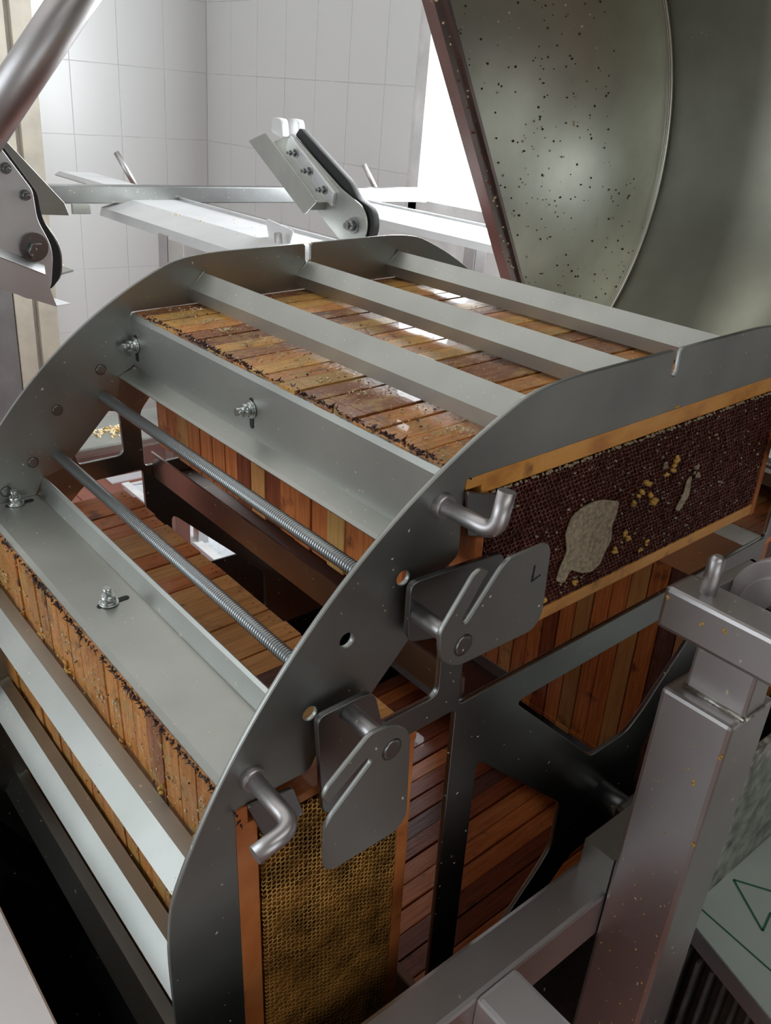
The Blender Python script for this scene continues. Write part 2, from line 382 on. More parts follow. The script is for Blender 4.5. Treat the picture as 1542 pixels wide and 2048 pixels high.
for k in range(4):
    for (x, z), r in zip(quad, qrad):
        for _ in range(k): x, z = -z, x
        win.append((x, z)); wrad.append(r)
window_loop = rpoly(win, wrad, 4)
holes = []
for k in range(4):
    for (x, z) in ((-0.341, 0.339), (-0.293, 0.371), (-0.371, 0.291)):
        for _ in range(k): x, z = -z, x
        holes.append(circ(x, z, 0.0058, 14))
disc = plate_xz([outline(), window_loop]+holes, 0, DT, 0.0007)
c_obj('end_plate', disc, STEEL_DISC)
disc2 = plate_xz([outline(), window_loop], LEN, DT, 0.0007)
c_obj('end_plate', disc2, STEEL_DISC)['label'] = 'far end plate'
def rot_k(p, k):
    x, z = p
    for _ in range(k): x, z = -z, x
    return x, z
# spider plates: square ring with diagonal webs, arms and ears
UL = [(-0.15, 0.240), (-0.237, 0.240), (-0.237, 0.310), (-0.201, 0.350), (-0.205, 0.368), (-0.297, 0.374), (-0.297, 0.325), (-0.262, 0.316), (-0.261, 0.261)]
ULr = [0, 0.006, 0.01, 0.008, 0.008, 0.008, 0.010, 0.004, 0.010]
UL += [(-z, -x) for x, z in UL[:-1][::-1]]; ULr += ULr[:-1][::-1]
pts = []; rad = []
for k in range(4):
    pts += [rot_k(p, k) for p in UL]; rad += ULr
T = [(-0.166, 0.207), (0.170, 0.207), (0.052, 0.086), (0.030, 0.070), (-0.030, 0.070)]
wins = []
for f in (lambda p: p, lambda p: (-p[1], -p[0]), lambda p: (-p[0], -p[1]), lambda p: (p[1], p[0])):
    wins.append(rpoly([f(p) for p in T], [0.012, 0.012, 0.01, 0.01, 0.008], 4))
sp = plate_xz([rpoly(pts, rad, 4)]+wins, -0.0125, 0.005, 0.0006)
c_obj('spider_plate', sp, STEEL_DARK)
sp2 = sp.copy(); sp2.transform(Matrix.Translation((0, LEN+0.020, 0))); c_obj('spider_plate', sp2, STEEL_DARK)
# hub and shaft
b = bmesh.new(); tube(b, [(0, -0.0125, 0), (0, -0.078, 0)], 0.0165, 28); c_obj('hub_shaft', b, STEEL_DARK)
b = bmesh.new(); tube(b, [(0, LEN+.012, 0), (0, LEN+.05, 0)], [0.03, 0.03], 28); c_obj('hub_shaft', b, STEEL_TUBE)
b = bmesh.new(); tube(b, [(0, 0.0, 0), (0, LEN, 0)], 0.021, 28); c_obj('drive_shaft', b, STEEL_DARK)
# axial corner beams, tie rods, angle plates, bars: one set for each module / corner
beam = prism_y([(-0.2285, 0.258), (-0.2265, 0.223), (-0.165, 0.2165), (-0.160, 0.226)], -0.006, LEN+0.006, 0.0025)
angle = prism_y([(-0.2605, 0.3585), (-0.2575, 0.3605), (-0.2405, 0.3665), (-0.2395, 0.3700), (-0.2395, 0.4250), (-0.2375, 0.4280), (-0.2345, 0.4285)], DT+.0005, LEN-.0005, 0.0022)
def me_of(b, name, mat):
    me = bpy.data.meshes.new(name); b.to_mesh(me); b.free(); me.materials.append(mat); return me
beam_me = me_of(beam, 'axial_beam', steel('beam_stainless', col=(0.48, 0.43, 0.42), rough=0.3)); angle_me = me_of(angle, 'angle_plate', STEEL)
bmeshx = bmesh.new(); tube(bmeshx, [(-0.281, DT, 0.340), (-0.281, LEN, 0.340)], 0.0062, 18)
ROD, nt, b_ = newmat('threaded_rod'); v = coords(nt, (1, 1, 1)); wv = N(nt, 'ShaderNodeTexWave', bands_direction='Y'); wv.inputs['Scale'].default_value = 110
nt.links.new(v, wv.inputs['Vector']); b_.inputs['Metallic'].default_value = 1; b_.inputs['Roughness'].default_value = 0.36; b_.inputs['Base Color'].default_value = (0.42, 0.45, 0.46, 1); bump(nt, b_, wv.outputs['Fac'], 0.0007, 0.5)
rod_me = me_of(bmeshx, 'tie_rod', ROD)
MIR = Matrix(((0, 0, -1, 0), (0, 1, 0, 0), (-1, 0, 0, 0), (0, 0, 0, 1)))   # (p,q) -> (-q,-p)
def mirror_me(me):
    m2 = me.copy(); m2.transform(MIR); m2.flip_normals(); return m2
angle_m = mirror_me(angle_me); rod_m = mirror_me(rod_me)
# bolt with washer and wing-ish nut, in slot (local: axis +z out of the plate)
def bolt_bm():
    b = bmesh.new()
    tube(b, [(0, 0, 0), (0, 0, 0.0018)], 0.0088, 20); tube(b, [(0, 0, 0.0018), (0, 0, 0.0032)], [0.0074, 0.0066], 16)
    tube(b, [(0, 0, 0.0032), (0, 0, 0.0092)], 0.0068, 6); tube(b, [(0, 0, 0.0092), (0, 0, 0.0165)], 0.0038, 12)
    return b
bolt_me = me_of(bolt_bm(), 'slot_bolt', ZINC)
slotb = bmesh.new()
lp = [(0.0032*math.cos(a), (0.012 if math.sin(a) > 0 else -0.012)+0.0032*math.sin(a)) for a in [2*PI*(k+.5)/16 for k in range(16)]]
vs = [slotb.verts.new((x, y, 0.0004)) for x, y in lp]; slotb.faces.new(vs)
vs2 = [slotb.verts.new((x, y, -0.0006)) for x, y in lp]
for i in range(16): slotb.faces.new((vs[i], vs2[i], vs2[(i+1) % 16], vs[(i+1) % 16]))
slot_me = me_of(slotb, 'bolt_slot', BLACKRUB)
def bolts(par, mirrored):
    for y in (0.278, 0.521, 0.035):
        M1 = Matrix(((0, 0, -1, -0.2420), (1, 0, 0, y), (0, -1, 0, 0.397), (0, 0, 0, 1)))   # z -> -x
        S1 = Matrix.Translation((0.0, 0, 0)) @ M1 @ Matrix.Translation((0, 0.004, 0))
        if mirrored: M1 = MIR @ M1; S1 = MIR @ S1
        obj('bolt', bolt_me, ZINC, par, M1 @ Matrix.Rotation(0.3+y*9, 4, 'Z'))
        obj('slot', slot_me, BLACKRUB, par, S1)
hook1 = bmesh.new(); tube(hook1, bend((-0.261, 0.0, 0.418), (-0.260, -0.050, 0.418), (-0.254, -0.050, 0.447), 0.012), 0.0062, 16); tube(hook1, [(-0.261, 0.0, 0.418), (-0.261, -0.005, 0.418)], [0.010, 0.0085], 18)
hook_me = me_of(hook1, 'frame_hook', STEEL_TUBE); hook_m = mirror_me(hook_me)
tabm = plate_xz([rpoly([(-0.241, 0.424), (-0.205, 0.412), (-0.205, 0.378), (-0.236, 0.387)], 0.003)], -0.0035, 0.003); tab_m = mirror_me(tabm)
LP = [(-0.3115, 0.366), (-0.2855, 0.3995), (-0.279, 0.402), (-0.2715, 0.398), (-0.2755, 0.394), (-0.2925, 0.3685), (-0.2915, 0.3640), (-0.2875, 0.3640), (-0.2600, 0.3955), (-0.2530, 0.4005), (-0.214, 0.400), (-0.210, 0.392), (-0.209, 0.338), (-0.218, 0.329), (-0.296, 0.331), (-0.3105, 0.346)]
ramp_me = plate_xz([rpoly(LP, [0.004, 0.003, 0.003, 0.002, 0.001, 0.002, 0.002, 0.002, 0.003, 0.003, 0.006, 0.004, 0.01, 0.006, 0.014, 0.010])], -0.058, 0.0035, 0.0006)
ramp_m = mirror_me(ramp_me)
spb = bmesh.new(); tube(spb, [(-0.289, -0.0125, 0.347), (-0.289, -0.056, 0.347)], 0.0068, 18); spacer_me = me_of(spb, 'spacer_rod', STEEL_TUBE); spacer_m = mirror_me(spacer_me)
wd = bmesh.new(); tube(wd, [(-0.289, -0.058, 0.347), (-0.289, -0.0590, 0.347)], [0.0085, 0.006], 18)
weldspot_me = me_of(wd, 'weld_spot', STEEL_DARK); weldspot_m = mirror_me(weldspot_me)
def rk(k): return Matrix.Rotation(-k*PI/2, 4, 'Y')   # counter-clockwise seen from the near side
# corners: 0 = upper left, 1 = lower left, 2 = lower right, 3 = upper right
for k in range(4):
    M_ = rk(k)
    c_obj('axial_beam', beam_me, None, mw=M_)
    for a_me, r_me, flag in ((angle_me, rod_me, False), (angle_m, rod_m, True)):
        holder = c_obj('angle_plate', a_me, None, mw=M_); bolts(holder, flag)
        c_obj('tie_rod', r_me, None, mw=M_)
for k in (0, 3, 1):
    M_ = rk(k)
    for hm, tm, rm, sm, wm, f in ((hook_me, tabm, ramp_me, spacer_me, weldspot_me, 0), (hook_m, tab_m, ramp_m, spacer_m, weldspot_m, 1)):
        if k == 1 and f == 0: continue
        c_obj('frame_hook', hm, None, mw=M_); c_obj('stop_tab', tm, STEEL_DARK, mw=M_)
        gp = c_obj('guide_plate', rm, STEEL_DISC, mw=M_); c_obj('spacer_rod', sm, None, mw=M_)
        obj('weld_spot', wm, None, gp)
        if k == 0 and f == 0:
            gp['label'] = 'slotted guide plate marked L'
            b = bmesh.new(); y = -0.0583
            for q in ([(-0.2262, 0.3860), (-0.2248, 0.3860), (-0.2256, 0.3735), (-0.2272, 0.3730)], [(-0.2272, 0.3730), (-0.2256, 0.3745), (-0.2180, 0.3765), (-0.2176, 0.3752)]):
                b.faces.new([b.verts.new((x, y, z)) for x, z in q])
            obj('letter_l', b, BLACKRUB, gp)
# three outer bars per module, strips turned 45 degrees with a folded leg
barp = prism_y([(0.0088, 0.0082), (-0.0088, -0.0080), (-0.0085, -0.0200)], DT, LEN, -0.002)
bar_me = me_of(barp, 'retaining_bar', STEEL)
wb_ = bmesh.new(); tube(wb_, [(-0.0105, LEN-.0015, -0.0095), (0.009, LEN-.0015, 0.0105)], 0.0016, 8)
bweld_me = me_of(wb_, 'bar_weld', STEEL_WELD)
for k in range(4):
    sgn = -1 if k == 1 else 1
    for cx in (-0.1557, -0.0079, 0.1400):
        if k == 1:      # the left-hand module mirrors the top one
            base = MIR @ Matrix.Translation((cx, 0, 0.4566)); 
            bm2 = bar_me.copy(); bm2.transform(base); bm2.flip_normals(); bo = c_obj('retaining_bar', bm2, None)
            w2 = bweld_me.copy(); w2.transform(base); obj('bar_weld', w2, None, bo)
        else:
            bo = c_obj('retaining_bar', bar_me, None, mw=rk(k) @ Matrix.Translation((cx, 0, 0.4566))); obj('bar_weld', bweld_me, None, bo)
# weld dimples on the inside of the far end plate and ends of the far ears
b = bmesh.new()
for (x, z) in ((-0.281, 0.372), (-0.335, 0.335), (-0.369, 0.281), (-0.402, 0.254)):
    tube(b, [(x, LEN-.0004, z), (x, LEN-.0014, z)], [0.0062, 0.0048], 16)
tag(c_obj('weld_dimples', b, STEEL_DARK), kind='stuff')

# ================================================================== HIVE FRAMES
NF = 20; PITCH = 0.0264; Y0 = 0.0135
tb = nbox((-0.238, -0.0126, 0.1445), (0.238, 0.0126, 0.1630), 0.0012)
# lugs of the top bar are thinner: cut by a second box shape instead
tb = bmesh.new()
box(tb, (-0.2215, -0.0126, 0.1455), (0.2215, 0.0126, 0.1630), 0, 0.0010); box(tb, (-0.2375, -0.0124, 0.1525), (-0.2212, 0.0124, 0.1628), 0, 0.0010); box(tb, (0.2212, -0.0124, 0.1525), (0.2375, 0.0124, 0.1628), 0, 0.0010)
bb = nbox((-0.2135, -0.0124, 0.0), (0.2135, 0.0124, 0.0125), 0.001)
def side(s):
    b = bmesh.new(); x0, x1 = (0.2130, 0.2215)
    box(b, (s*x0 if s > 0 else -x1, -0.0128, -0.001), (x1 if s > 0 else -x0, 0.0128, 0.1452), 0, 0.0009)
    for zz in (0.006, 0.148-0.012):     # nail heads
        for yy in (-0.004, 0.004): tube(b, [(s*0.2215, yy, zz), (s*0.2222, yy, zz)], 0.0013, 8)
    return b
combb = bmesh.new(); box(combb, (-0.2128, -0.0115, 0.0127), (0.2128, 0.0115, 0.1453))
def me_plain(b, name):
    me = bpy.data.meshes.new(name); b.to_mesh(me); b.free(); return me
TBM, BBM, SLM, SRM, CBM = me_plain(tb, 'top_bar'), me_plain(bb, 'bottom_bar'), me_plain(side(-1), 'side_bar'), me_plain(side(1), 'side_bar'), me_plain(combb, 'comb')
cache = {}
def mm(me, mat):
    k = (me.name, mat.name)
    if k not in cache: c = me.copy(); c.materials.append(mat); cache[k] = c
    return cache[k]
def hexcomb(mats, size=0.0027, depth=0.006, yf=-0.0128, miss=None, rough=0.0):
    """one honeycomb sheet of real hexagonal cells, wall rims proud of their floors; mats rim, inside"""
    b = bmesh.new(); box(b, (-0.2126, yf+depth, 0.0130), (0.2126, 0.0110, 0.1450), 1)
    dx = size*math.sqrt(3); dz = size*1.5; j = 0; z = 0.0130+size
    while z < 0.1450-size:
        x = -0.2126+size+(dx/2 if j % 2 else 0)
        while x < 0.2126-size:
            jx, jz = random.uniform(-1, 1)*size*rough, random.uniform(-1, 1)*size*rough
            hh = yf+random.uniform(0, 1)*0.0012*(1 if rough else 0.3)
            k1 = random.uniform(0.66, 0.80)
            O = []; I = []; B = []
            for k in range(6):
                a = PI/6+k*PI/3; c_, s_ = math.cos(a), math.sin(a)
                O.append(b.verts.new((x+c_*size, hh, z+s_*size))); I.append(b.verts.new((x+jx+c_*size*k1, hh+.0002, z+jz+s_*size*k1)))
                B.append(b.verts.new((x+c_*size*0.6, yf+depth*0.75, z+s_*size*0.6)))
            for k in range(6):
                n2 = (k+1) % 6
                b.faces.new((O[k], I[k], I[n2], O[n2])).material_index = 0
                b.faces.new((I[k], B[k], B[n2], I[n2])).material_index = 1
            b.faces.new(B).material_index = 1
            x += dx
        z += dz; j += 1
    bmesh.ops.recalc_face_normals(b, faces=b.faces[:])
    me = me_plain(b, 'comb')
    for x in mats: me.materials.append(x)
    return me
# wood of each frame, from the nearest (0) to the farthest, by module
W1 = [0, 2, 2, 0, 0, 0, 3, 0, 0, 0, 2, 1, 2, 0, 0, 0, 0, 1, 0, 0]
W2 = [3, 1, 3, 3, 4, 1, 1, 1, 1, 1, 1, 0, 1, 0, 1, 1, 0, 0, 0, 0]
W3 = [0, 0, 1, 4, 0, 1, 0, 0, 1, 0, 2, 0, 0, 1, 0, 0, 2, 0, 0, 0]
W4 = [1, 0, 0, 2, 2, 0, 0, 0, 2, 4, 2, 2, 0, 2, 2, 0, 0, 2, 0, 2]
names = [('top', 'in the top row of the cage'), ('left', 'in the lower left row of the cage'), ('bottom', 'in the bottom row of the cage'), ('right', 'in the right-hand row of the cage')]
lab = {
 0: 'pushed in the upper row of the cage, under its three flat bars', 1: 'pushed in the left row of the cage, below the wide angle plate',
 2: 'lying in the bottom row of the cage, seen through the spider plate', 3: 'standing in the right row of the cage, behind the spider plate'}
woodname = {0: 'orange', 1: 'tan', 2: 'red-brown', 3: 'yellowish', 4: 'dark purple-stained'}
ordn = ['nearest', 'second', 'third', 'fourth', 'fifth', 'sixth', 'seventh', 'eighth', 'ninth', 'tenth', 'eleventh', 'twelfth', 'thirteenth', 'fourteenth', 'fifteenth', 'sixteenth', 'seventeenth', 'eighteenth', 'nineteenth', 'farthest']
rown = {0: 'top row of the cage, under the flat bars', 1: 'left row of the cage, below the angle plate', 2: 'bottom row of the cage, inside the tank', 3: 'right row of the cage, behind the spider plate'}
for k, WL in enumerate((W1, W2, W4, W3)):
    for i in range(NF):
        dy = random.uniform(-0.0006, 0.0006); dz = random.uniform(-0.0012, 0.0012); dx = random.uniform(-0.0012, 0.0012)
        M_ = CM @ rk(k) @ Matrix.Translation((dx, Y0+i*PITCH+dy, 0.270+dz))
        wi = WL[i]
        if i == 0 and k == 0: L_ = 'nearest frame of the top row, golden wood around dark comb with a grey patch'
        elif i == 0 and k == 1: L_ = 'nearest hive frame of the left row, upright with open golden honeycomb cells'
        else: L_ = '%s hive frame, %s from the near end plate in the cage\'s %s row' % (woodname[wi], ordn[i] if i else 'first', ('top', 'left', 'bottom', 'right')[k])
        fr = empty('hive_frame', M_, L_, 'hive frame', ('hive frames in the %s' % rown[k]))
        wm = WOODS[wi]
        twi = 0 if (k == 0 and random.random() < .55) else (1 if random.random() < .6 else 2)
        if k == 0 and i < 5: twi = 1
        if k == 0 and i in (6, 7, 15): twi = 2
        tm_ = TOPW[twi]
        if i == 0 and k == 0: wm = tm_ = WOOD_NEAR
        if i == 0 and k == 1: wm = tm_ = WOODS[0]
        obj('top_bar', mm(TBM, tm_), None, fr); obj('bottom_bar', mm(BBM, wm), None, fr)
        obj('side_bar', mm(SLM, WOODS[0] if i == 0 and k == 0 else wm), None, fr); obj('side_bar', mm(SRM, WOODS[0] if i == 0 and k == 0 else wm), None, fr)
        if i == 0 and k == 0:
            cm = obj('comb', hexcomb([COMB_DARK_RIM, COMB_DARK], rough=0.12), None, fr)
            # grey capped patch
            pl = [(-0.082, 0.101), (-0.07, 0.099), (-0.047, 0.091), (-0.047, 0.08), (-0.051, 0.069), (-0.048, 0.053), (-0.055, 0.043), (-0.059, 0.032), (-0.07, 0.028), (-0.085, 0.032), (-0.101, 0.041), (-0.108, 0.03), (-0.119, 0.036), (-0.116, 0.049), (-0.11, 0.062), (-0.116, 0.08), (-0.111, 0.095), (-0.098, 0.1)]
            pm = plate_xz([rpoly(pl, 0.003, 3)], -0.0150, 0.0022, 0.0007); obj('capped_patch', pm, CAP, cm)
            pm = plate_xz([rpoly([(0.060, 0.082), (0.067, 0.086), (0.070, 0.064), (0.058, 0.050), (0.050, 0.054), (0.059, 0.068)], 0.003, 3)], -0.0148, 0.0018, 0.0006); obj('capped_patch', pm, CAP, cm)
            b = bmesh.new()
            for _ in range(230):
                u = random.random(); x = random.uniform(-0.205, 0.205); z = random.uniform(0.02, 0.14); r = random.uniform(0.0006, 0.0017)
                blob(b, (x, -0.0136, z), r, 0, 0.8)
            for (x, z, r, mi) in ((0.012, 0.100, .004, 1), (0.006, 0.092, .004, 1), (0.020, 0.106, .0042, 1), (0.028, 0.094, .0038, 1), (0.036, 0.084, .005, 1), (0.050, 0.108, .003, 1), (0.062, 0.120, .0045, 1), (0.060, 0.112, .004, 1), (0.004, 0.056, .003, 1), (0.0, 0.062, .003, 1), (-0.012, 0.050, .0035, 1), (-0.14, 0.060, .003, 1), (-0.16, 0.07, .0025, 1), (0.044, 0.118, .003, 0), (0.10, 0.10, .004, 0), (0.104, 0.092, .003, 0), (-0.09, 0.035, .003, 1), (0.03, 0.036, .003, 1), (0.038, 0.040, .003, 1), (-0.128, 0.030, .003, 1)):
                for _ in range(4): blob(b, (x-(0.026 if x > -.02 else 0)+random.uniform(-1, 1)*r*.8, -0.0136, z-0.010+random.uniform(-1, 1)*r*.8), r*.7, mi, 0.9)
            tag(obj('wax_bits', b, [CAP, WAXY], cm), kind='stuff')
            b = bmesh.new()
            for _ in range(420):      # ragged wax along the underside of the top bar and along its upper edge
                x = random.uniform(-0.215, 0.215)
                if random.random() < .6: blob(b, (x, -0.0135, 0.1445+random.uniform(-.0012, .0008)), random.uniform(.0008, .0016), 0, 1.0)
                else: blob(b, (random.gauss(0.02, 0.07), -0.010+random.uniform(-.003, .004), 0.1640), random.uniform(.0008, .0022), 1, 0.7)
            tag(obj('wax_edge', b, [CAP, WAXY], fr), kind='stuff')
        elif i == 0 and k == 1:
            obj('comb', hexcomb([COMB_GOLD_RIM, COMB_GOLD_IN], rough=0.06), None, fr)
        else:
            obj('comb', mm(CBM, COMB_DARK), None, fr)
# wax crumbs and propolis on the top bars
def crumbs(name, kk, n, label, xr, gauss=None):
    b = bmesh.new()
    for _ in range(n):
        y = random.uniform(0.004, 0.526); c = random.choice(xr); x = random.gauss(c[0], c[1])
        if abs(x) > 0.232: continue
        r = random.uniform(0.0005, 0.0015); rr = random.random()
        blob(b, (x, y, 0.4338), r, 0 if rr < .38 else (1 if rr < .85 else 2), 0.55)
    for _ in range(26):     # clusters
        c = random.choice(xr); x0 = random.gauss(c[0], c[1]*.6); y0 = random.uniform(0.02, 0.5)
        for _ in range(16):
            if abs(x0) < .22: blob(b, (x0+random.gauss(0, .006), y0+random.gauss(0, .004), 0.4345), random.uniform(.0007, .0018), 0 if random.random() < .8 else 1, 0.5)
    if kk == 1:
        for _ in range(34):
            x0 = random.choice((0.16, .06, -.02))+random.gauss(0, .012); y0 = random.uniform(.02, .5)
            for _ in range(10): blob(b, (x0+random.gauss(0, .005), y0+random.gauss(0, .004), 0.4345), random.uniform(.0012, .003), 1, 0.8)
    for _ in range(420):    # dark propolis fringe along the ends of the lugs
        shard(b, (-0.236*(1 if kk == 0 else -1)+random.uniform(-.002, .004), random.choice((0.05, .12, .2, .29, .36, .45))+random.gauss(0, .03), 0.4325), random.uniform(.0010, .0024), 2)
    for _ in range(500):    # thin pale flakes
        c = random.choice(xr); x = random.gauss(c[0], c[1]); shard(b, (max(-.23, min(.23, x)), random.uniform(.005, .525), .4332), random.uniform(.0004, .0011), 0)
    o = obj(name, b, [WAXW, WAXY, PROP]); o.matrix_world = CM @ rk(kk); tag(o, label, 'wax', kind='stuff')
crumbs('wax_crumbs', 0, 900, 'wax crumbs and propolis scattered on the top bars of the top row of frames', [(-0.19, .02), (-0.09, .03), (0.06, .03)])
crumbs('wax_crumbs', 1, 700, 'wax crumbs and drips stuck on the top bars of the left row of frames', [(0.19, .02), (0.09, .03), (-0.06, .03)])

# ================================================================== TANK, STAND
tank = empty('extractor_tank', Matrix.Translation((0, 0.28, 0)), 'stainless half-round extractor tank with welded square-tube frame, below and in front of the cage', 'machine tank')
TI = Matrix.Translation((0, -0.28, 0))
def t_obj(name, me, mat, smooth=False, parent=None): return obj(name, me, mat, parent or tank, TI if parent is None else None, smooth)
RT = 0.562
prof = [(RT*math.cos(a), ZA+RT*math.sin(a)) for a in [PI+PI*k/48 for k in range(49)]]
STEEL_TANK = steel('tank_stainless', col=(0.16, 0.165, 0.17), rough=0.28, dirt=0.4)  # steel darkened so the end wall reads as a shaded opening
sh = prism_y(prof, -0.078, 0.66, -0.002)
for f in sh.faces: f.smooth = True
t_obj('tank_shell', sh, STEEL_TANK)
t_obj('rim_flange', nbox((-0.66, -0.12, ZA-0.012), (-0.549, 0.70, ZA), 0.002), STEEL_TUBE)
t_obj('rim_flange', nbox((0.562, 0.10, ZA-0.012), (0.60, 0.70, ZA), 0.002), STEEL_LIT)
half = [(RT*math.cos(a), ZA-0.0+RT*math.sin(a)) for a in [PI+PI*k/48 for k in range(49)]]
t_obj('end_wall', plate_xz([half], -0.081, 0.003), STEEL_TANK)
half2 = [(x, z if z < ZA-0.001 else ZA-0.25) for x, z in half]
fw = [(x, z) for x, z in half if z < ZA-0.24]
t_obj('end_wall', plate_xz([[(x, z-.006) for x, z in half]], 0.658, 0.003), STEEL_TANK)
t_obj('rim_tube', nbox((-0.60, -0.1175, 0.842), (0.03, -0.0790, 0.894), 0.004), STEEL_TUBE)
t_obj('bearing_block', nbox((-0.035, -0.076, 0.815), (0.035, -0.052, 0.885), 0.004), STEEL_DARK)
t_obj('post', nbox((-0.1414, -0.1774, 0.0), (-0.0798, -0.1184, 1.119), 0.0035), STEEL_TUBE)
t_obj('post', nbox((-0.60, -0.119, 0.0), (-0.555, -0.080, 0.842), 0.004), STEEL_TUBE)
at = t_obj('bearing_arm', nbox((-0.1397, -0.46, 1.1633), (-0.1033, -0.1002, 1.198), 0.0035), STEEL_TUBE)
t_obj('arm_riser', nbox((-0.1267, -0.1774, 1.117), (-0.098, -0.1288, 1.165), 0.0026), STEEL_TUBE)
b = bmesh.new(); tube(b, [(-0.1206, -0.1236, 1.196), (-0.120, -0.1236, 1.216), (-0.1198, -0.1236, 1.225), (-0.1198, -0.1236, 1.2283)], [0.0063, 0.0063, 0.0060, 0.0030], 20); t_obj('locating_pin', b, STEEL_TUBE)
t_obj('side_tube', nbox((-0.301, -0.60, 0.855), (-0.257, -0.117, 0.894), 0.004), STEEL_LIT)
# folded bearing bracket left of the post
t_obj('bearing_bracket', prism_y([(-0.135, 0.893), (-0.135, 0.925), (-0.062, 0.930)], -0.116, -0.085, 0.003), STEEL)
for pa, pb, rr_ in (((-0.1271, -0.1766, 1.1633), (-0.1271, -0.1297, 1.1633), .0014), ((-0.1271, -0.1783, 1.1203), (-0.1271, -0.128, 1.1203), .0019), ((-0.1271, -0.1783, 1.1203), (-0.098, -0.1783, 1.1203), .0016)):
    b = bmesh.new(); tube(b, [pa, pb], rr_, 8); t_obj('weld_bead', b, STEEL_WELD)
b = bmesh.new()
for (x, y, z) in ((-0.1401, -0.1045, 1.1893), (-0.1401, -0.134, 1.1824), (-0.1401, -0.1514, 1.1876), (-0.1419, -0.1757, 1.0921), (-0.1419, -0.1618, 1.0574), (-0.1419, -0.1757, 1.0053)):
    for _ in range(3): blob(b, (x, y+random.uniform(-.001, .001), z+random.uniform(-.002, .002)), 0.0013, 0, 0.9)
for _ in range(40): blob(b, (-0.1417, random.uniform(-.175, -.121), random.uniform(.72, 1.11)), random.uniform(.0004, .0009), 0, 0.8)
tag(t_obj('honey_specks', b, WAXY), kind='stuff')
# pulley on the arm
pu = empty('drive_pulley', Matrix.Translation((-0.063, -0.1600, 1.179)) @ Matrix.Scale(0.868, 4), 'grey steel pulley wheel with dark hub nut behind the square arm at the right edge', 'pulley')
b = bmesh.new(); tube(b, [(-.008, 0, 0), (-.0065, 0, 0), (.0045, 0, 0), (.006, 0, 0)], [0.049, 0.0505, 0.0505, 0.049], 64)
for f in b.faces: f.smooth = False
PULM = plain('pulley_grey', (0.60, 0.56, 0.56), 0.35, 0.15, 20, 0.06)
obj('rim', b, PULM, pu)
b = bmesh.new(); tube(b, [(-.008, 0, 0), (-.014, 0, 0), (-.0148, 0, 0)], [0.0365, 0.0365, .0355], 48)
for f in b.faces: f.smooth = False
obj('boss', b, PULM, pu)
b = bmesh.new(); tube(b, [(-.0148, 0, 0), (-.027, 0, 0)], 0.0135, 6); tube(b, [(-.027, 0, 0), (-.034, 0, 0)], 0.008, 16)
for f in b.faces: f.smooth = False
obj('hub_nut', b, plain('dark_bolt', (0.10, 0.10, 0.12), 0.3, 1.0, 90, 0.3), pu)
b = bmesh.new(); tube(b, [(.006, 0, 0), (.05, 0, 0)], 0.010, 20); obj('axle', b, STEEL_TUBE, pu)
obj('axle_bracket', nbox((-0.047, .05, -0.016), (0.05, .062, 0.012), 0.001), STEEL_TUBE, pu)
obj('axle_plate', nbox((0.042, -.014, -0.016), (0.048, .062, 0.012), 0.001), STEEL_TUBE, pu)

# gearmotor with label plate behind the post
mo = empty('gear_motor', Matrix.Translation((0.28, -0.22, 0.35)), 'electric motor with ribbed dark housing under a pale label plate, lower right', 'motor')
MI = Matrix.Translation((-0.28, 0.22, -0.35))
LABEL = plain('label_pale', (0.52, 0.60, 0.55), 0.35, 0, 8, 0.08)
GREEN = plain('label_green_ink', (0.03, 0.16, 0.10), 0.5); FINM = plain('motor_paint', (0.13, 0.125, 0.11), 0.4, 0.3, 30, 0.3)
GALV = plain('galvanised_foil', (0.40, 0.40, 0.36), 0.35, 0.8, 60, 0.5, 0.003)
ZT = 0.70
quadp = [(0.087, -0.084), (0.62, -0.082), (0.60, -0.42), (-0.016, -0.410)]
pm = plate([rpoly([(x, y) for x, y in quadp], 0.006)], 0.003); pm.transform(Matrix.Translation((0, 0, ZT))); obj('label_plate', pm, LABEL, mo, MI)
pm = plate([rpoly([(x+.004, y+.001) for x, y in quadp], 0.006)], 0.028); pm.transform(Matrix.Translation((0, 0, ZT-.016))); obj('cover', pm, STEEL_LIT, mo, MI)
b = bmesh.new()
def strip(a, c, wd_=0.0022):
    a = Vector(a); c = Vector(c); d = (c-a).normalized(); n = Vector((-d.y, d.x))*wd_
    b.faces.new([b.verts.new((p.x, p.y, ZT+.0022)) for p in (a+n, c+n, c-n, a-n)])
for p, q in (((.170, -.116), (.236, -.224)), ((.170, -.116), (.131, -.174)), ((.131, -.174), (.162, -.1672)), ((.162, -.1672), (.148, -.225))): strip(p, q, 0.0013)
strip((0.103, -0.084), (0.087, -0.25), 0.0010); strip((0.296, -0.084), (0.27, -0.20), 0.0013)
obj('label_print', b, GREEN, mo, MI)
obj('housing', nbox((0.095, -0.40, 0.36), (0.40, -0.11, 0.668), 0.004), FINM, mo, MI)
for j in range(18):
    y = -0.395+j*0.0158; obj('cooling_fin', nbox((0.060+0.02*math.sin(j*.17), y, 0.37), (0.096, y+0.0035, 0.662), 0.0008), FINM, mo, MI)
b = bmesh.new(); box(b, (0.125, -0.105, 0.62), (0.50, -0.098, 0.90)); bmesh.ops.subdivide_edges(b, edges=b.edges[:], cuts=7, use_grid_fill=True)
for v in b.verts: v.co.y += 0.003*math.sin(v.co.z*170)
obj('foil_wrap', b, GALV, mo, MI, True)
obj('motor_foot', nbox((0.14, -0.34, 0.0), (0.46, -0.12, 0.41), 0.004), STEEL_TANK, mo, MI)

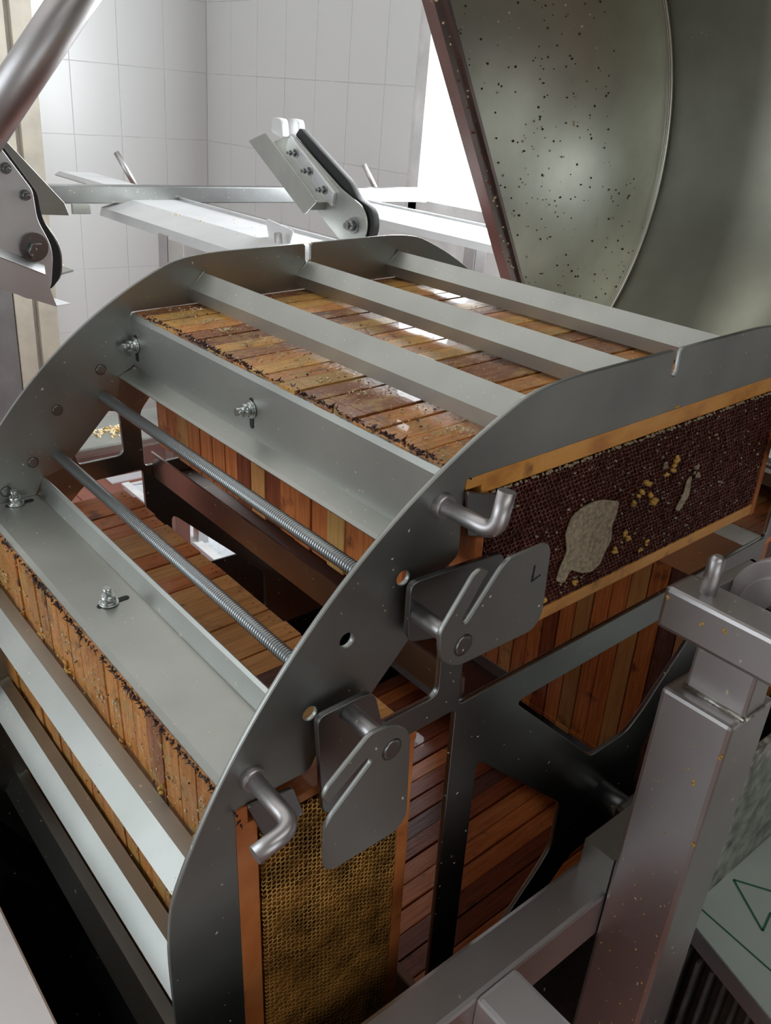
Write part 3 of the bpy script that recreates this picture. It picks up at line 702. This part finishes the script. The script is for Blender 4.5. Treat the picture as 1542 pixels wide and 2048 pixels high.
# ================================================================== LID
lid = empty('tank_lid', Matrix.Translation((0.60, 0.28, 0.98)), 'large open half-round stainless tank lid, honey-speckled, standing up behind the cage', 'lid')
LI = Matrix.Translation((-0.60, -0.28, -0.98))
def cw(p, q): return (p*math.cos(TH)-q*math.sin(TH), p*math.sin(TH)+q*math.cos(TH)+ZA)
cc = Vector(cw(0.467, 0.555)); RL = 0.448
A_ = Vector(cw(0.292, 0.772)); B_ = Vector(cw(0.513, 0.367)); d = (A_-B_).normalized()
def hit(sgn):
    f = B_-cc; bq = f.dot(d); cq = f.dot(f)-RL*RL; t = -bq+sgn*math.sqrt(bq*bq-cq); return B_+d*t
P_lo, P_hi = hit(-1), hit(1)
a_lo = math.atan2(P_lo.y-cc.y, P_lo.x-cc.x); a_hi = math.atan2(P_hi.y-cc.y, P_hi.x-cc.x)
if a_hi < a_lo: a_hi += 2*PI
NA = 64
arc = [(cc.x+RL*math.cos(a_lo+(a_hi-a_lo)*k/NA), cc.y+RL*math.sin(a_lo+(a_hi-a_lo)*k/NA)) for k in range(NA+1)]
obj('end_cap', plate_xz([arc], 0.65, 0.002), STEEL_LID, lid, LI)
sb = prism_y(arc, -0.12, 0.65, -0.002)
for f in sb.faces: f.smooth = True
obj('curved_sheet', sb, STEEL_LID, lid, LI)
b = bmesh.new(); tube(b, [(x-(x-cc.x)*0.004, 0.648, z-(z-cc.y)*0.004) for x, z in arc], 0.004, 10); obj('seam_bead', b, STEEL_LID, lid, LI)
# lip along the straight edge of the end cap
nrm = Vector((d.y, -d.x)); nrm = nrm if nrm.x < 0 else -nrm
b = bmesh.new()
for s0, s1, y0, y1 in ((-0.002, 0.017, 0.628, 0.652), (-0.006, 0.0, 0.622, 0.650)):
    q = [P_lo+nrm*s0, P_hi+nrm*s0, P_hi+nrm*s1, P_lo+nrm*s1]
    V0 = [b.verts.new((p.x, y0, p.y)) for p in q]; V1 = [b.verts.new((p.x, y1, p.y)) for p in q]
    b.faces.new(V0); b.faces.new(V1[::-1])
    for i in range(4): b.faces.new((V0[i], V1[i], V1[(i+1) % 4], V0[(i+1) % 4]))
bmesh.ops.recalc_face_normals(b, faces=b.faces[:])
LIP = steel('lid_lip_stainless', col=(0.50, 0.42, 0.41), rough=0.35, dirt=0.5)
obj('edge_lip', b, LIP, lid, LI)
b = bmesh.new()
for _ in range(420):
    t = random.uniform(0.02, 0.95); x = B_.x+d.x*(t*0.8-.25); z = B_.y+d.y*(t*0.8-.25)
    s = random.uniform(0.01, 0.36); px, pz = x-nrm.x*s, z-nrm.y*s
    if (Vector((px, pz))-cc).length < RL-.01: 
        n0 = len(b.verts); blob(b, (px, 0.6495, pz), random.uniform(.0008, .0022), 0 if random.random() < .35 else 1, 1.0)
for _ in range(90):
    t = random.uniform(0, 1); p = P_lo.lerp(P_hi, t)+nrm*random.uniform(-.006, .014)
    blob(b, (p.x, 0.627, p.y), random.uniform(.001, .003), random.choice((0, 0, 2)), 0.9)
tag(obj('honey_spatter', b, [WAXW, PROP, plain('red_propolis', (0.30, 0.05, 0.02), 0.3)], lid, LI), kind='stuff')

# ================================================================== FRAME TABLE beyond the cage
tbl = empty('frame_table', Matrix.Translation((0.6, 1.5, 0)), 'stainless frame-feeding table with two bright sloping rails on square legs behind the cage', 'table')
BI = Matrix.Translation((-0.6, -1.5, 0))
def b_obj(name, me, mat, smooth=False): return obj(name, me, mat, tbl, BI, smooth)
b_obj('cross_beam', nbox((-0.30, 1.75, 1.228), (1.30, 1.79, 1.268), 0.002), STEEL_DARK)  # darker steel stands in for the dim side the beam reflects
def rail(x0, y0, y1, z, w):
    return prism_y([(x0-.004, z-.016), (x0, z), (x0+w*.35, z+.020), (x0+w, z+.020), (x0+w, z+.030)], y0, y1, 0.003)
b_obj('rail', rail(0.235, 0.80, 1.77, 1.213, 0.20), STEEL_LIT)
b_obj('rail', rail(0.93, 0.80, 1.77, 1.209, 0.11), STEEL_LIT)
for x, y in ((0.225, 1.41), (0.975, 1.20)): b_obj('leg', nbox((x, y, 0), (x+.042, y+.042, 1.205), 0.003), STEEL_TUBE)
for x, y in ((-0.28, 1.745), (1.0, 1.745)): b_obj('leg', nbox((x, y+.01, 0), (x+.042, y+.05, 1.228), 0.003), STEEL_TUBE)
b_obj('rail_end', prism_y([(0.292, 1.244), (0.305, 1.252), (0.40, 1.250)], 1.79, 2.22, 0.003), STEEL_LIT)
for x, y in ((0.455, 2.05), (1.22, 1.90)):
    b = bmesh.new(); bx = (x, y, 1.25); tube(b, [(x, y, 1.235), (x-.035, y+.04, 1.32)], 0.008, 12); b_obj('stop_pin', b, STEEL_TUBE)
b_obj('hanging_plate', nbox((0.150, 1.742, 1.205), (0.195, 1.75, 1.228), 0.001), STEEL)
b = bmesh.new()
for _ in range(60): blob(b, (random.uniform(.28, .43), random.uniform(.85, 1.6), 1.2355), random.uniform(.001, .003), random.choice((0, 0, 1)), 0.8)
tag(b_obj('wax_crumbs', b, [WAXW, WAXY]), kind='stuff')

# ---- two frame clamps (arm with bolted side plates and a round pivot)
def clamp(loc, label, long_tube):
    cl = empty('frame_clamp', Matrix.Translation(loc), label, 'clamp', 'pivoting frame clamps above the frame table')
    # side plate outline in (y,z), pivot at origin: arm rises away from the viewer
    arm = rpoly([(-0.034, -0.024), (0.030, -0.034), (0.085, -0.005), (0.300, 0.125), (0.215, 0.150), (0.045, 0.066), (-0.030, 0.040), (-0.046, 0.010)], [0.02, 0.02, 0.01, 0.004, 0.004, 0.01, 0.02, 0.02])
    obj('side_plate', plate_yz([arm], 0.0, 0.004), STEEL, cl)
    obj('pad', plate_yz([rpoly([(-0.042, -0.024), (0.0, -0.030), (0.03, 0.03), (0.05, 0.062), (0.215, 0.148), (0.200, 0.162), (0.030, 0.080), (0.0, 0.052), (-0.045, 0.040), (-0.058, 0.008)], [.02, .01, .01, .01, .004, .004, .01, .01, .02, .02])], 0.013, 0.014), BLACKRUB, cl)
    obj('side_plate', plate_yz([arm], 0.026, 0.004), STEEL_LIT, cl)
    sb_ = obj('clamp_bar', plate_yz([rpoly([(0.055, 0.056), (0.060, 0.030), (0.225, 0.120), (0.215, 0.148)], 0.004)], -0.006, 0.008), STEEL_LIT, cl)
    for j, t in enumerate((0.08, 0.45, 0.82)):
        y = 0.072+t*0.14; z = 0.052+t*0.078
        b = bmesh.new(); tube(b, [(-0.010, y, z), (-0.014, y, z)], 0.008, 16); tube(b, [(-0.014, y, z), (-0.024, y, z)], 0.0058, 6); tube(b, [(-0.024, y, z), (-0.032, y, z)], 0.003, 10)
        obj('bolt', b, STEEL_DARK, cl)
    b = bmesh.new(); tube(b, [(-0.002, -0.004, 0.004), (-0.006, -0.004, 0.004)], 0.015, 24); tube(b, [(-0.006, -0.004, 0.004), (-0.018, -0.004, 0.004)], 0.0105, 6); tube(b, [(-0.018, -0.004, 0.004), (-0.024, -0.004, 0.004)], 0.006, 12)
    obj('pivot_bolt', b, STEEL_DARK, cl)
    obj('wing_plate', plate_yz([rpoly([(0.10, 0.010), (0.310, 0.128), (0.245, 0.148), (0.06, 0.040)], 0.006)], -0.045, 0.003), STEEL, cl)
    b = bmesh.new(); box(b, (-0.046, 0.09, 0.020), (0.0, 0.098, 0.034)); obj('bridge', b, STEEL, cl)
    for dx_ in (-0.028, 0.012):
        obj('guide_tip', plate_yz([rpoly([(0.205, 0.140), (0.250, 0.150), (0.245, 0.178), (0.215, 0.176)], 0.008)], dx_+0.006, 0.016), STEEL_LIT, cl)
    return cl
cl2 = clamp((0.405, 0.985, 1.281), 'steel frame clamp with three bolts and a round pivot, above the rail behind the cage', True)
obj('drop_plate', plate_yz([rpoly([(0.10, -0.02), (0.20, -0.01), (0.17, -0.09), (0.13, -0.09)], 0.01)], -0.07, 0.004), STEEL_LIT, cl2)
b = bmesh.new(); tube(b, [(-0.09, 0.125, -0.028), (-0.10, 0.10, -0.085)], 0.008, 12); obj('drop_pin', b, STEEL_TUBE, cl2)
# nearer clamp at the left edge, seen from its right side, with its long tubular arm
cl1 = empty('frame_clamp', Matrix.Translation((-0.215, 0.90, 1.279)), 'steel frame clamp hanging at the left edge of the picture below a thick round tube', 'clamp', 'pivoting frame clamps above the frame table')
KI = Matrix.Translation((0.215, -0.90, -1.279))
def k_obj(name, me, mat, smooth=False): return obj(name, me, mat, cl1, KI, smooth)
b = bmesh.new(); tube(b, [(-0.33, 0.86, 1.383), (-0.165, 0.86, 1.592), (0.06, 0.86, 1.877), (0.30, 0.86, 2.18)], 0.026, 40); k_obj('round_tube', b, STEEL_TUBE)
k_obj('side_plate', plate_xz([rpoly([(-0.42, 1.52), (-0.266, 1.410), (-0.228, 1.355), (-0.225, 1.316), (-0.206, 1.275), (-0.215, 1.215), (-0.245, 1.205), (-0.30, 1.235), (-0.42, 1.30)], [0, .004, .006, .01, .02, .02, .01, 0, 0])], 0.900, 0.004), STEEL_LIT)
k_obj('pad', plate_xz([rpoly([(-0.40, 1.50), (-0.258, 1.408), (-0.220, 1.352), (-0.216, 1.316), (-0.193, 1.275), (-0.196, 1.235), (-0.215, 1.215), (-0.30, 1.26)], [0, .004, .006, .01, .02, .015, .01, 0])], 0.905, 0.012), BLACKRUB)
k_obj('side_plate', plate_xz([rpoly([(-0.40, 1.50), (-0.256, 1.408), (-0.218, 1.352), (-0.213, 1.316), (-0.186, 1.275), (-0.190, 1.230), (-0.215, 1.213), (-0.30, 1.26)], [0, .004, .006, .01, .02, .015, .01, 0])], 0.918, 0.004), STEEL)
k_obj('strap', plate_xz([rpoly([(-0.36, 1.53), (-0.248, 1.422), (-0.166, 1.332), (-0.160, 1.314), (-0.210, 1.316), (-0.34, 1.43)], .002)], 0.95, 0.004), STEEL)
for x, z in ((-0.262, 1.383), (-0.240, 1.349)):
    b = bmesh.new(); tube(b, [(x, 0.900, z), (x, 0.896, z)], 0.0075, 16); tube(b, [(x, 0.896, z), (x, 0.888, z)], 0.0055, 6); tube(b, [(x, 0.888, z), (x-.001, 0.880, z-.001)], 0.003, 10)
    k_obj('bolt', b, STEEL_DARK)
b = bmesh.new(); tube(b, [(-0.235, 0.90, 1.280), (-0.235, 0.894, 1.280)], 0.020, 28); tube(b, [(-0.235, 0.894, 1.276), (-0.235, 0.880, 1.276)], 0.012, 6); tube(b, [(-0.228, 0.922, 1.283), (-0.228, 0.975, 1.283)], 0.0065, 12); k_obj('pivot_bolt', b, STEEL_DARK)
# folded channel at the foot with its scrap shelf
b = prism_y([(-0.0, 0.0), (0.001, 0.0)], 0, 1)
b.free()
b = bmesh.new()
def quadth(b, q, th):
    q = [Vector(p) for p in q]; n = (q[1]-q[0]).cross(q[2]-q[0]).normalized()*th
    A = [b.verts.new(p) for p in q]; B = [b.verts.new(p+n) for p in q]; k = len(q)
    b.faces.new(A); b.faces.new(B[::-1])
    for i in range(k): b.faces.new((A[i], B[i], B[(i+1) % k], A[(i+1) % k]))
quadth(b, [(-0.42, 0.87, 1.330), (-0.232, 0.87, 1.245), (-0.222, 0.90, 1.252), (-0.42, 0.90, 1.340)], 0.002)
quadth(b, [(-0.42, 0.87, 1.330), (-0.232, 0.87, 1.245), (-0.219, 0.87, 1.200), (-0.42, 0.87, 1.280)], 0.002)
quadth(b, [(-0.219, 0.872, 1.200), (-0.162, 0.97, 1.178), (-0.32, 0.97, 1.24), (-0.42, 0.872, 1.280)], 0.002)
bmesh.ops.recalc_face_normals(b, faces=b.faces[:]); k_obj('foot_channel', b, STEEL_LIT)
b = bmesh.new(); quadth(b, [(-0.226, 0.925, 1.226), (-0.155, 0.965, 1.229), (-0.190, 1.02, 1.240), (-0.26, 1.02, 1.24)], 0.003); quadth(b, [(-0.30, 0.925, 1.22), (-0.226, 0.925, 1.226), (-0.26, 1.02, 1.24), (-0.36, 1.02, 1.24)], 0.003)
bmesh.ops.recalc_face_normals(b, faces=b.faces[:]); k_obj('scrap_shelf', b, STEEL)
b = bmesh.new()
for _ in range(70):
    t = random.random(); blob(b, (-0.225+t*0.055+random.uniform(-.01, .01), 0.945+t*0.03+random.uniform(-.012, .03), 1.240), random.uniform(.002, .006), 1 if random.random() < .25 else 0, 0.8)
tag(k_obj('wax_scraps', b, [WAXW, WAXY]), kind='stuff')

# ================================================================== THINGS SEEN THROUGH THE CAGE
st = empty('work_table', Matrix.Translation((0.25, 1.68, 0)), 'low steel work table with white wax crumbs on it, seen through the far end plate', 'table')
SI = Matrix.Translation((-0.25, -1.68, 0))
obj('tabletop', nbox((-0.40, 1.700, 0.600), (0.50, 1.92, 0.625), 0.006), STEEL, st, SI)
obj('apron', nbox((-0.39, 1.705, 0.527), (0.49, 1.725, 0.60), 0.003), LIP, st, SI)
for x in (-0.38, 0.45):
    for y in (1.71, 1.88): obj('leg', nbox((x, y, 0.0), (x+.035, y+.035, 0.60), 0.003), STEEL_TUBE, st, SI)
b = bmesh.new()
for _ in range(110): blob(b, (random.gauss(0.235, 0.035), random.gauss(1.79, 0.018), 0.627), random.uniform(.002, .006), 0 if random.random() < .8 else 1, 0.9)
o = obj('wax_heap', b, [WAXW, WAXY]); tag(o, 'heap of pale wax crumbs on the low steel work table', 'wax', kind='stuff')
WHITEP = plain('white_plastic', (0.74, 0.72, 0.76), 0.35, 0, 6, 0.05); FOIL = plain('crumpled_film', (0.70, 0.74, 0.78), 0.15, 0, 40, 0.15, 0.006)
def crate(name, lo, hi, label, top=None):
    e = empty(name, Matrix.Translation(((lo[0]+hi[0])/2, (lo[1]+hi[1])/2, lo[2])), label, 'box'); I = Matrix.Translation((-(lo[0]+hi[0])/2, -(lo[1]+hi[1])/2, -lo[2]))
    t = 0.012; b = bmesh.new()
    box(b, lo, (hi[0], lo[1]+t, hi[2])); box(b, (lo[0], hi[1]-t, lo[2]), hi); box(b, (lo[0], lo[1]+t, lo[2]), (lo[0]+t, hi[1]-t, hi[2])); box(b, (hi[0]-t, lo[1]+t, lo[2]), (hi[0], hi[1]-t, hi[2])); box(b, lo, (hi[0], hi[1], lo[2]+t))
    obj('crate_walls', b, WHITEP, e, I)
    obj('rim', nbox((lo[0]-.006, lo[1]-.006, hi[2]-.004), (lo[0]+.022, hi[1]+.006, hi[2]+.004), .002), WFR, e, I)
    b = bmesh.new(); box(b, (lo[0]+t, lo[1]+t, hi[2]-.05), (hi[0]-t, hi[1]-t, hi[2]-.004)); bmesh.ops.subdivide_edges(b, edges=[x for x in b.edges], cuts=7, use_grid_fill=True)
    for v in b.verts:
        if v.co.z > hi[2]-.01: v.co.z += random.uniform(-.012, .004)
    obj('film_liner', b, FOIL, e, I)
crate('storage_crate', (0.44, 1.50, 0.0), (0.85, 2.22, 0.25), 'white plastic crate with film liner on the red floor, seen below the far spider plate')
sh_ = obj('paper_sheet', nbox((0.62, 2.76, 0.0), (0.80, 3.0, 0.006), 0.001), WHITEP); tag(sh_, 'white paper sheet with small dark marks lying on the red floor beyond the cage', 'paper')
b = bmesh.new()
for lo, hi in (((.66, 2.86, .0062), (.675, 2.90, .0066)), ((.70, 2.84, .0062), (.74, 2.852, .0066)), ((.71, 2.86, .0062), (.722, 2.90, .0066))): box(b, lo, hi)
obj('printed_marks', b, BLACKRUB, sh_)

tub = empty('plastic_tub', Matrix.Translation((0.425, 1.83, 0.6255)), 'small white plastic tub at the right end of the low steel table', 'tub')
b = bmesh.new(); tube(b, [(0, 0, 0), (0, 0, .06)], [.028, .034], 24); obj('body', b, WHITEP, tub)
b = bmesh.new(); tube(b, [(0, 0, .06), (0, 0, .066), (0, 0, .068)], [.037, .037, .033], 24); obj('lid', b, WFR, tub)
